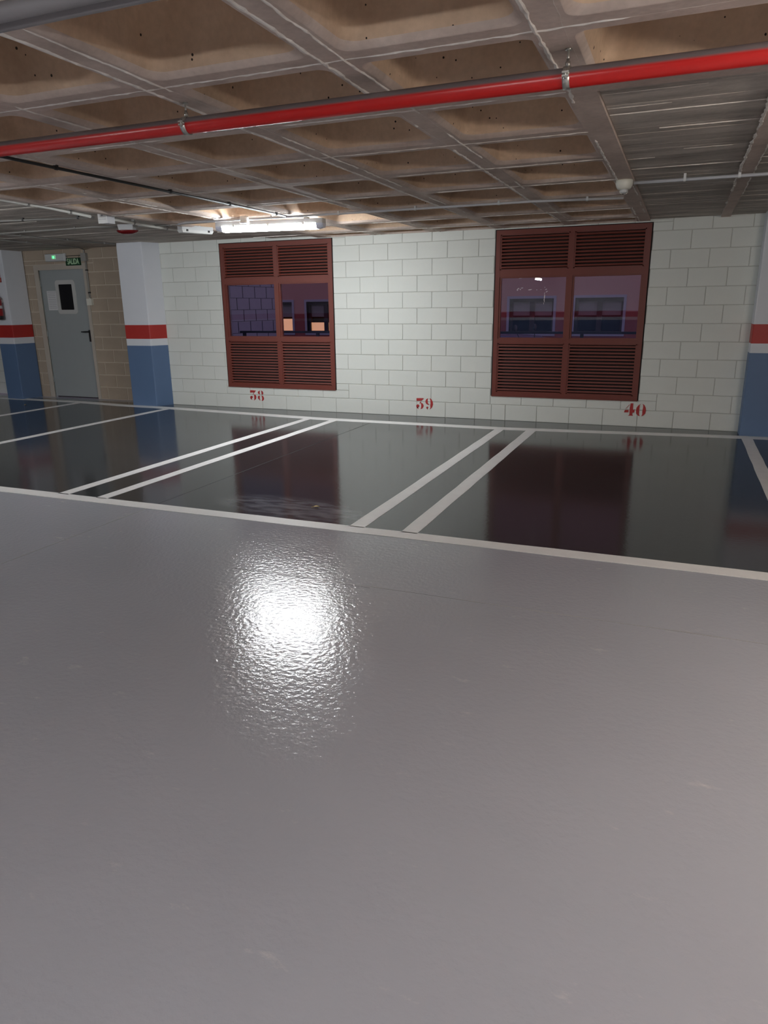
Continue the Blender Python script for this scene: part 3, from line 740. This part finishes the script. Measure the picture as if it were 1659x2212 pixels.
# ---------------------------------------------------------------- fire extinguisher and its sign on the left column
fe = thing('fire_extinguisher', 'dark red fire extinguisher hung on the far left column', 'extinguisher', (-6.66, -0.315, 1.29))
b = MB(); b.lathe([(.0, .02), (.055, .02), (.068, .035), (.07, .06), (.07, .29), (.06, .325), (.035, .35), (.022, .36), (.022, .385)], 22)
b.build('cylinder', M['ext_red'], fe)
MB().lathe([(.0, 0), (.062, 0), (.0715, .004), (.0715, .055), (.07, .058)], 22).build('foot_ring', M['black'], fe)
MB().lathe([(.0703, .17), (.0708, .171), (.0708, .215), (.0703, .216)], 22).build('label_band', M['paper'], fe)
b = MB(); b.tube([(0, 0, .38), (0, 0, .41)], .02, 10); b.tube([(0, 0, .41), (.02, -.04, .425), (.03, -.09, .42)], .008, 8); b.tube([(0, 0, .40), (.02, -.04, .40), (.03, -.085, .385)], .007, 8); b.build('valve', M['black'], fe)
MB().tube([(-.02, -.01, .39), (-.075, -.03, .37), (-.09, -.03, .25), (-.08, -.03, .10)], .009, 8).build('hose', M['black'], fe)
MB().box(-.03, .03, .065, .096, .26, .31).build('bracket', M['steel'], fe)
fs = thing('fire_sign', 'red and salmon fire sign above the extinguisher on the far left column', 'sign', (-6.67, -0.2205, 1.865))
b = MB(); b.box(-.085, .075, -.004, 0, .0, .075); b.box(-.085, .065, -.004, 0, .085, .33); b.build('panel', M['sign_red'], fs)
MB().box(-.073, .060, -.0055, -.004, .012, .063).build('caption', M['sign_pale'], fs)
MB().box(-.073, .052, -.0055, -.004, .10, .315).build('pictogram', M['black'], fs)

# ================================================================ TUBE LAMP
def tube_lamp(name, label, loc, rz, lampmat, group=None):
    t = thing(name, label, 'light', loc, rz, group)
    L = 1.17
    def prof(pts, x0, x1): return [[(x0, y, z) for y, z in pts], [(x1, y, z) for y, z in pts]]
    b = MB(); b.rings(prof([(-.05, 0), (.05, 0), (.058, -.045), (-.058, -.045)], -L / 2, L / 2), 0, False); b.build('housing', M['plastic_grey'], t)
    b = MB(); b.rings(prof([(-.060, -.045), (.060, -.045), (.057, -.062), (.04, -.098), (-.04, -.098), (-.057, -.062)], -L / 2 + .07, L / 2 - .07), 0, False)
    b.build('diffuser', lampmat, t)
    for s in (-1, 1):
        a, c = s * (L / 2 - .07), s * L / 2
        e = MB(); e.rings([[(a, y, z) for y, z in [(-.0602, -.045), (.0602, -.045), (.0572, -.062), (.0402, -.098), (-.0402, -.098), (-.0572, -.062)]], [(c, y, z) for y, z in [(-.0602, -.045), (.0602, -.045), (.055, -.06), (.036, -.085), (-.036, -.085), (-.055, -.06)]]], 0, False)
        e.build('end_cap', M['clear_cap'], t)
    for x in (-.38, 0, .38):
        for s in (-1, 1): MB().box(x - .012, x + .012, s * .060 - .004, s * .060 + .004, -.058, -.030).build('clip', M['plastic_white'], t)
    for x in (-.4, .4): MB().box(x - .02, x + .02, -.03, .03, 0, .02).build('bracket', M['steel'], t)
    return t
tube_lamp('tube_lamp', 'lit white tube lamp on the ceiling in front of the left window', (-0.445, -2.155, 2.289), math.radians(9), M['lamp'])
def hung_fill_lamp(label, loc, rz, lampmat):  # added out of view to light the ceiling and foreground floor
    """unseen fill lamp: bare round tube under a slim tray, hung on two rods below the ribs"""
    t = thing('fill_lamp', label, 'light', loc, rz, 'fill lamps added out of view')
    MB().box(-.60, .60, -.022, .022, .036, .050).build('tray', M['plastic_grey'], t)
    MB().tube([(-.56, 0, 0), (.56, 0, 0)], .030, 14).build('tube', lampmat, t)
    for s in (-1, 1):
        MB().tube([(s * .56, 0, 0), (s * .60, 0, 0)], .032, 14).build('socket', M['plastic_white'], t)
        MB().box(s * .58 - .01, s * .58 + .01, -.012, .012, .02, .04).build('bracket', M['plastic_grey'], t)
        MB().tube([(s * .45, 0, .05), (s * .45, 0, ZC - loc[2] + .04)], .004, 8).build('rod', M['steel'], t)
    return t
for x, y, rz, lab in [(3.4, -10.2, 0, 'unseen fill lamp added just behind the photographer'), (5.5, -7.0, .1, 'unseen fill lamp added beyond the frame on the right'),
                      (-4.3, -6.3, 0, 'unseen fill lamp added beyond the frame on the left'), (-2.3, -9.3, 0, 'unseen fill lamp added just left of the photographer'), (-0.75, -14.5, PI / 2, 'unseen lamp added near the far wall behind the photographer')]:
    hung_fill_lamp(lab, (x, y, 2.0 if y > -12 else 2.2), rz, M['fill_warm' if x > 5 else ('fill_left' if x < -4 else 'fill_back')])

# ================================================================ PIPES AND CONDUITS ON THE CEILING
pp = thing('sprinkler_pipe', 'long bright red pipe hung under the waffle ceiling', 'pipe', (2.0, -6.03, 2.216))
MB().tube([(-8.0, 0, 0), (7.4, 0, 0)], .0335, 28).build('tube', M['pipe_red'], pp)
def hanger(x, label):
    t = thing('pipe_hanger', label, 'hanger', (x, -6.03, 2.216), 0, 'pipe hangers')
    b = MB(); R0, R1, hw = .034, .0375, .0125
    pr = []
    for a in range(25):
        an = 2 * PI * a / 24; pr.append(an)
    ring = lambda r, xx: [(xx, r * math.cos(2 * PI * k / 24), r * math.sin(2 * PI * k / 24)) for k in range(24)]
    b.rings([ring(R0, -hw), ring(R1, -hw), ring(R1, hw), ring(R0, hw)], 0, True, False, False); b.build('clamp_ring', M['steel'], t)
    for s in (-1, 1):
        MB().box(-hw, hw, s * .036 - .012 * (s < 0), s * .036 + .012 * (s > 0), .006, .012).box(-hw, hw, s * .036 - .012 * (s < 0), s * .036 + .012 * (s > 0), -.006, 0).build('clamp_ear', M['steel'], t)
        MB().tube([(0, s * .043, -.012), (0, s * .043, .02)], .0038, 8).build('bolt', M['steel'], t)
    MB().lathe([(.0, .036), (.009, .036), (.009, .052), (.0055, .054), (.0055, .062), (0, .062)], 12).build('nut', M['steel'], t)
    MB().tube([(0, 0, .05), (0, 0, .0945)], .0042, 8).build('rod', M['steel'], t)
    MB().lathe([(0, .0885), (.012, .0885), (.012, .0935), (0, .0935)], 12).build('anchor', M['steel'], t)
hanger(3.12, 'steel hanger holding the red pipe near the board-marked concrete')
hanger(1.443, 'steel hanger holding the left stretch of the red pipe')
for k, (y, lab) in enumerate([(-7.320, 'upper of the two grey pipes in the top left corner'), (-7.270, 'lower of the two grey pipes in the top left corner')]):
    t = thing('grey_pipe', lab, 'pipe', (1.0, y, 2.20))
    MB().tube([(-7, 0, 0), (5.0, 0, 0)], .0235, 20).build('tube', M['pvc_dull'], t)
    for x in (-.6, 2.4):
        MB().box(x - .012, x + .012, -.008, .008, .022, .11).build('strap', M['steel'], t)
def conduit(pts, r, mat, clipmat, label, clips=0.75, zc=ZC, cr=1.0, first=0.3):
    o = pts[0]
    t = thing('conduit', label, 'conduit', o)
    MB().tube(rel(pts, o), r, 10).build('tube', M[mat], t)
    for a, b_ in zip(pts, pts[1:]):
        va, vb = Vector(a), Vector(b_); L = (vb - va).length
        if L < 0.5 or not clips: continue
        d = (vb - va) / L; s = first
        while s < L - .05:
            c = va + d * s; ang = math.atan2(d.y, d.x)
            k = MB(); q = r * 1.35
            k.rings([[(-.009, q * math.cos(x), q * math.sin(x)) for x in [PI * j / 8 + PI for j in range(9)]] + [(-.009, q, zc - c.z), (-.009, -q, zc - c.z)],
                     [(.009, q * math.cos(x), q * math.sin(x)) for x in [PI * j / 8 + PI for j in range(9)]] + [(.009, q, zc - c.z), (.009, -q, zc - c.z)]], 0, False)
            k.build('clip', M[clipmat], t, (c.x - o[0], c.y - o[1], c.z - o[2]), (0, 0, ang))
            s += clips
    return t
conduit([(-0.16, -8.5, 2.293), (-0.19, -5.5, 2.293), (-0.17, -4.4, 2.293), (-0.135, -2.30, 2.293)], .0095, 'cable', 'cable', 'black cable clipped along a rib from the red pipe to the tube lamp', .78)
conduit([(-1.60, -6.2, 2.318), (-1.765, -4.26, 2.318), (-1.82, -3.70, 2.318), (-1.93, -3.09, 2.312)], .0145, 'pvc_white', 'dusty', 'white conduit along the coffers leading to the square box at upper left', .62, 2.355)
conduit([(-1.915, -2.92, 2.312), (-1.945, -2.70, 2.318), (-2.03, -2.10, 2.318), (-2.035, -1.42, 2.318)], .0145, 'pvc_white', 'dusty', 'white conduit from the square box to the small unlit emergency lamp', .6, 2.355)
conduit([(3.16, -2.955, 2.288), (7.2, -2.89, 2.290)], .0115, 'pvc_grey', 'plastic_grey', 'grey conduit from the dome detector to the right edge', .36, 2.328, 1, .35)
conduit([(3.03, -2.17, 2.288), (2.29, -2.32, 2.288), (0.0, -2.345, 2.288), (-0.93, -2.385, 2.288), (-1.32, -2.40, 2.29), (-1.75, -2.02, 2.325)], .0105, 'pvc_grey', 'plastic_grey', 'long grey conduit from the dome detector past the tube lamp', .78, ZC)
conduit([(-1.75, -2.02, 2.325), (-2.28, -1.99, 2.338)], .0095, 'dusty', 'dusty', 'short dusty conduit from the tube lamp run to the red siren', 0, 2.355)
conduit([(-2.52, -2.06, 2.338), (-2.75, -2.16, 2.338), (-4.28, -2.13, 2.338), (-6.5, -2.1, 2.338)], .0095, 'dusty', 'dusty', 'dusty conduit crossing the dark slab from the red siren to the left edge', .8, 2.355)
conduit([(-4.30, -2.12, 2.338), (-4.27, -1.4, 2.338), (-4.15, -0.30, 2.338)], .0085, 'dusty', 'dusty', 'dusty conduit across the dark slab to the column beside the door', .62, 2.355)
conduit([(-5.02, -4.2, 2.338), (-4.98, -0.85, 2.338), (-4.99, -0.15, 2.338), (-5.20, 0.17, 2.338)], .0085, 'dusty', 'dusty', 'dusty conduit across the dark slab to the box over the door', .7, 2.355)
conduit([(-5.0, -3.15, 2.338), (-3.19, -3.05, 2.338), (-2.0, -2.965, 2.32)], .009, 'dusty', 'cable', 'dusty conduit from the left edge to the square box on the slab', .7, 2.355)
# square box, siren, small emergency lamp, dome detector, round box
sb = thing('junction_box', 'square white junction box on the conduit at upper left', 'box', (-1.855, -3.0, 2.255))
MB().box(-.055, .05, 0, .11, .0, .10).build('body', M['pvc_grey'], sb)
MB().box(-.056, .052, -.008, .0, -.003, .103).build('lid', M['plastic_white'], sb)
b = MB(); b.prism([(-.012, .088), (.008, .088), (.008, .074), (-.002, .062), (-.012, .074)], 'Y', -.0092, -.008); b.box(-.05, .046, -.009, -.008, .034, .037); b.build('emblem', M['ink'], sb)
sr = thing('siren', 'ceiling siren with a dark red lens on the dark slab', 'siren', (-2.40, -2.03, 2.355), .35)
b = MB(); b.rings([[(-.09, -.06, 0), (.09, -.06, 0), (.09, .06, 0), (-.09, .06, 0)], [(-.08, -.055, -.06), (.08, -.055, -.06), (.08, .055, -.06), (-.08, .055, -.06)]], 0, False); b.build('base', M['plastic_grey'], sr)
b = MB(); ovl = lambda k, z: [(k * .125 * math.cos(2 * PI * j / 24), k * .075 * math.sin(2 * PI * j / 24), z) for j in range(24)]
b.rings([ovl(1, -.06), ovl(1.0, -.068), ovl(.85, -.085), ovl(.45, -.10), ovl(.05, -.102)], 0, True); b.build('lens', M['lens_red'], sr)
se = thing('emergency_light', 'small unlit white emergency lamp left of the lit tube lamp', 'light', (-1.66, -1.76, 2.325), math.radians(68))
b = MB(); b.rings([[(-.2, -.05, 0), (.2, -.05, 0), (.2, .05, 0), (-.2, .05, 0)], [(-.2, -.05, -.045), (.2, -.05, -.045), (.2, .05, -.045), (-.2, .05, -.045)]], 0, False); b.build('base', M['plastic_grey'], se)
b = MB(); b.rings([[(-.205, -.055, -.045), (.205, -.055, -.045), (.205, .055, -.045), (-.205, .055, -.045)], [(-.19, -.045, -.075), (.19, -.045, -.075), (.19, .045, -.075), (-.19, .045, -.075)]], 0, False); b.build('cover', M['plastic_white'], se)
for x in (-.14, .14): MB().box(x - .012, x + .012, -.058, -.052, -.062, -.040).build('clip', M['cable'], se)
MB().box(-.05, .05, -.03, .03, 0, .01).build('bracket', M['steel'], se)
dm = thing('smoke_detector', 'white dome detector where the grey conduit meets the rib', 'detector', (3.095, -2.985, ZC - 0.0015))
b = MB(); b.lathe([(.0, 0), (.058, 0), (.062, -.006), (.062, -.030), (.052, -.055), (.040, -.066), (0, -.067)], 24); b.build('body', M['plastic_cream'], dm)
b = MB(); b.lathe([(.030, -.066), (.030, -.083), (.022, -.090), (0, -.092)], 16); b.build('sensor', M['plastic_grey'], dm)
for k in range(4):
    a = PI / 4 + k * PI / 2
    MB().tube([(.036 * math.cos(a), .036 * math.sin(a), -.062), (.038 * math.cos(a), .038 * math.sin(a), -.085), (.02 * math.cos(a), .02 * math.sin(a), -.095)], .002, 6).build('guard', M['plastic_cream'], dm)
bx = thing('round_box', 'round white box on the conduit in front of the tube lamp', 'box', (-0.575, -2.43, ZC - .001))
MB().lathe([(.0, 0), (.042, 0), (.045, -.02), (.045, -.055), (0, -.055)], 20).build('body', M['plastic_white'], bx)
MB().lathe([(.048, -.050), (.048, -.062), (.044, -.066), (0, -.067)], 20).build('lid', M['plastic_white'], bx)

# ================================================================ OUTSIDE, SEEN THROUGH THE GLASS
gr = MB().box(-16, 16, 0.6, 2.0, -0.6, -0.2, 0).box(-16, 16, 2.0, 24, -0.7, -0.45, 1).build('ground', [M['pavement'], M['asphalt']])
tag(gr, 'pavement and street surface outside the windows', 'ground', kind='structure')
fc = link('facade', None, None, (0, 9.0, -0.45)); tag(fc, 'terracotta building across the street seen through the windows', 'building', kind='thing')
WX = [(-7.55, -6.47), (-6.02, -4.95), (-3.52, -2.45), (-1.95, -0.88), (-0.385, 0.688), (1.19, 2.29), (2.76, 3.83)]
holes = [(a, b_, 1.20, 2.02) for a, b_ in WX]
rs_ = [(-14.0, 8.0, 0.0, 7.0)]
for h in holes: rs_ = cut(rs_, h)
hi, lo = MB(), MB()
for xa, xb, za, zb in rs_:
    if zb <= 1.7: lo.box(xa, xb, 0, .3, za, zb)
    elif za >= 1.7: hi.box(xa, xb, 0, .3, za, zb)
    else: lo.box(xa, xb, 0, .3, za, 1.7); hi.box(xa, xb, 0, .3, 1.7, zb)
hi.build('upper_wall', M['facade'], fc); lo.build('lower_wall', M['facade_low'], fc)
MB().box(-14, 8, .3, .35, 0, 7).build('back_panel', M['gap'], fc)
for i, (xa, xb) in enumerate(WX):
    f = MB(); z0, z1 = 1.20, 2.02
    f.box(xa - .06, xa, -.02, .1, z0 - .06, z1 + .06); f.box(xb, xb + .06, -.02, .1, z0 - .06, z1 + .06); f.box(xa, xb, -.02, .1, z1, z1 + .06); f.box(xa, xb, -.02, .1, z0 - .06, z0)
    wo = f.build('far_window', M['surround'], fc)
    g = MB(); xm = (xa + xb) / 2
    for u0, u1 in ((xa, xm), (xm, xb)):
        g.box(u0, u0 + .07, .08, .14, z0, z1); g.box(u1 - .05, u1, .08, .14, z0, z1); g.box(u0 + .07, u1 - .05, .08, .14, z1 - .08, z1); g.box(u0 + .07, u1 - .05, .08, .14, z0, z0 + .05)
    g.build('sash', M['far_frame'], wo)
    for u0, u1 in ((xa + .07, xm - .05), (xm + .07, xb - .05)):
        zb_ = 1.62
        MB().box(u0, u1, .15, .16, zb_, z1 - .08).build('blind', M['blind'], wo)
        lit = i < 2 and not (i == 0 and u0 < -7.1)
        MB().box(u0, u1, .13, .135, z0 + .05, zb_ if not lit else (1.47 if i else 1.57)).build('lit_pane' if lit else 'dark_pane', M['lit'] if lit else M['car_glass'], wo)
ob = MB().box(-4.19, -4.058, 0.42, 4.30, -0.2, 4.0).build('wall_outside', M['out_joint'])
tag(ob, 'grey block wall at right angles outside the left window', 'wall', kind='structure')
bmesh_ = {}
for k in range(0, 20):
    z0 = 0.135 + 0.21 * k
    if z0 > 3.6: break
    off = 0.29 if k % 2 else 0.08
    y = 0.44 + off - .42
    while y < 4.30:
        ya, yb = max(y, .44), min(y + .42, 4.30)
        if yb - ya > .05:
            kk = round(yb - ya, 3)
            if kk not in bmesh_: bmesh_[kk] = MB().box(-.01, .003, -kk / 2 + .013, kk / 2 - .013, -.101, .101).mesh('block', [M['out_block']])
            link('block', bmesh_[kk], ob, (-4.057, (ya + yb) / 2, z0 + .105))
        y += .42
rl = thing('railing', 'dark handrail on posts just outside the windows', 'railing', (0.4, 0.52, -0.2))
MB().box(-3.04, 3.4, -.02, .02, 1.262, 1.292).build('handrail', M['rail'], rl)
for x in (-2.97, -1.72, -.47, .78, 2.03, 3.28): MB().box(x - .02, x + .02, -.02, .02, -.0, 1.262).build('post', M['rail'], rl)
MB().box(-3.0, 3.3, -.012, .012, .15, .18).build('lower_rail', M['rail'], rl)
# car parked in the street: roof line shows above the sill
cr = thing('car', 'dark blue car parked in the street outside the right window', 'car', (0.2, 3.2, -0.45))
secs = [(-2.0, .35, .62, .70), (-1.9, .22, .80, .80), (-1.2, .20, .92, .84), (-.75, .20, 1.00, .85), (-.15, .20, 1.38, .66), (.45, .20, 1.42, .66), (1.15, .20, 1.36, .64), (1.75, .20, 1.02, .82), (2.05, .30, .90, .78)]
rings = []
for x, zl, zt, hw in secs:
    zs = min(zt, .88); rings.append([(x, -.84, zl), (x, .84, zl), (x, .86, zs * .7), (x, .84, zs), (x, hw, zt - .04), (x, hw * .8, zt), (x, -hw * .8, zt), (x, -hw, zt - .04), (x, -.84, zs), (x, -.86, zs * .7)])
MB().rings(rings, 0, True).build('body', M['car'], cr)
b = MB()
for s in (-1, 1): b.poly([(-.62, s * .845, .93), (1.55, s * .845, .93), (1.0, s * .70, 1.30), (-.1, s * .70, 1.30)])
b.build('side_glass', M['car_glass'], cr)
MB().poly([(-.70, -.70, 1.045), (-.70, .70, 1.045), (-.2, .58, 1.37), (-.2, -.58, 1.37)]).build('windscreen', M['car_glass'], cr)
for x in (-1.3, 1.3):
    for s in (-1, 1): MB().lathe([(.0, -.1), (.2, -.1), (.31, -.09), (.33, -.05), (.33, .05), (.31, .09), (.2, .1), (0, .1)], 22, (x, s * .78, .33), 0, 'Y').build('wheel', M['tyre'], cr)
mt = thing('motorcycle', 'parked motorcycle with orange fairing outside the right window', 'motorcycle', (1.95, 1.35, -0.2), 2.9)
for x in (-.68, .68):
    b = MB(); tor = []
    for k in range(24):
        a = 2 * PI * k / 24; tor.append([(x + (.27 + .05 * math.cos(u)) * math.cos(a), .05 * math.sin(u), .31 + (.27 + .05 * math.cos(u)) * math.sin(a)) for u in [2 * PI * j / 8 for j in range(8)]])
    tor.append(tor[0]); b.rings(tor, 0, True, False, False); b.build('wheel', M['tyre'], mt)
MB().rings([[(x, w * math.cos(2 * PI * j / 12), z + h * math.sin(2 * PI * j / 12)) for j in range(12)] for x, w, z, h in [(-.45, .08, .55, .12), (-.2, .15, .70, .20), (.1, .16, .80, .18), (.35, .12, .85, .12), (.42, .04, .86, .04)]], 0, True).build('tank', M['moto_orange'], mt)
MB().rings([[(x, w * math.cos(2 * PI * j / 12), z + h * math.sin(2 * PI * j / 12)) for j in range(12)] for x, w, z, h in [(-.85, .06, .92, .03), (-.6, .12, .86, .06), (-.15, .11, .80, .06), (.0, .05, .82, .03)]], 0, True).build('seat', M['black'], mt)
for s in (-1, 1): MB().tube([(.68, s * .08, .31), (.45, s * .08, 1.0)], .022, 10).build('fork', M['chrome'], mt)
MB().tube([(.35, -.36, 1.14), (.43, -.2, 1.15), (.46, 0, 1.08), (.43, .2, 1.15), (.35, .36, 1.14)], .014, 10).build('handlebar', M['chrome'], mt)
MB().lathe([(0, 0), (.07, .01), (.085, .06), (.085, .08), (0, .085)], 18, (.48, 0, 1.0), 0, 'X').build('headlamp', M['chrome'], mt)
for s in (-1, 1):
    MB().tube([(.40, s * .24, 1.15), (.44, s * .32, 1.30)], .006, 6).build('mirror_stalk', M['black'], mt)
    MB().lathe([(0, -.012), (.045, -.01), (.05, 0), (.045, .01), (0, .012)], 14, (.44, s * .32, 1.31), 0, 'X').build('mirror', M['black'], mt)
MB().tube([(-.2, .14, .35), (-.8, .16, .42)], .04, 10).build('exhaust', M['chrome'], mt)
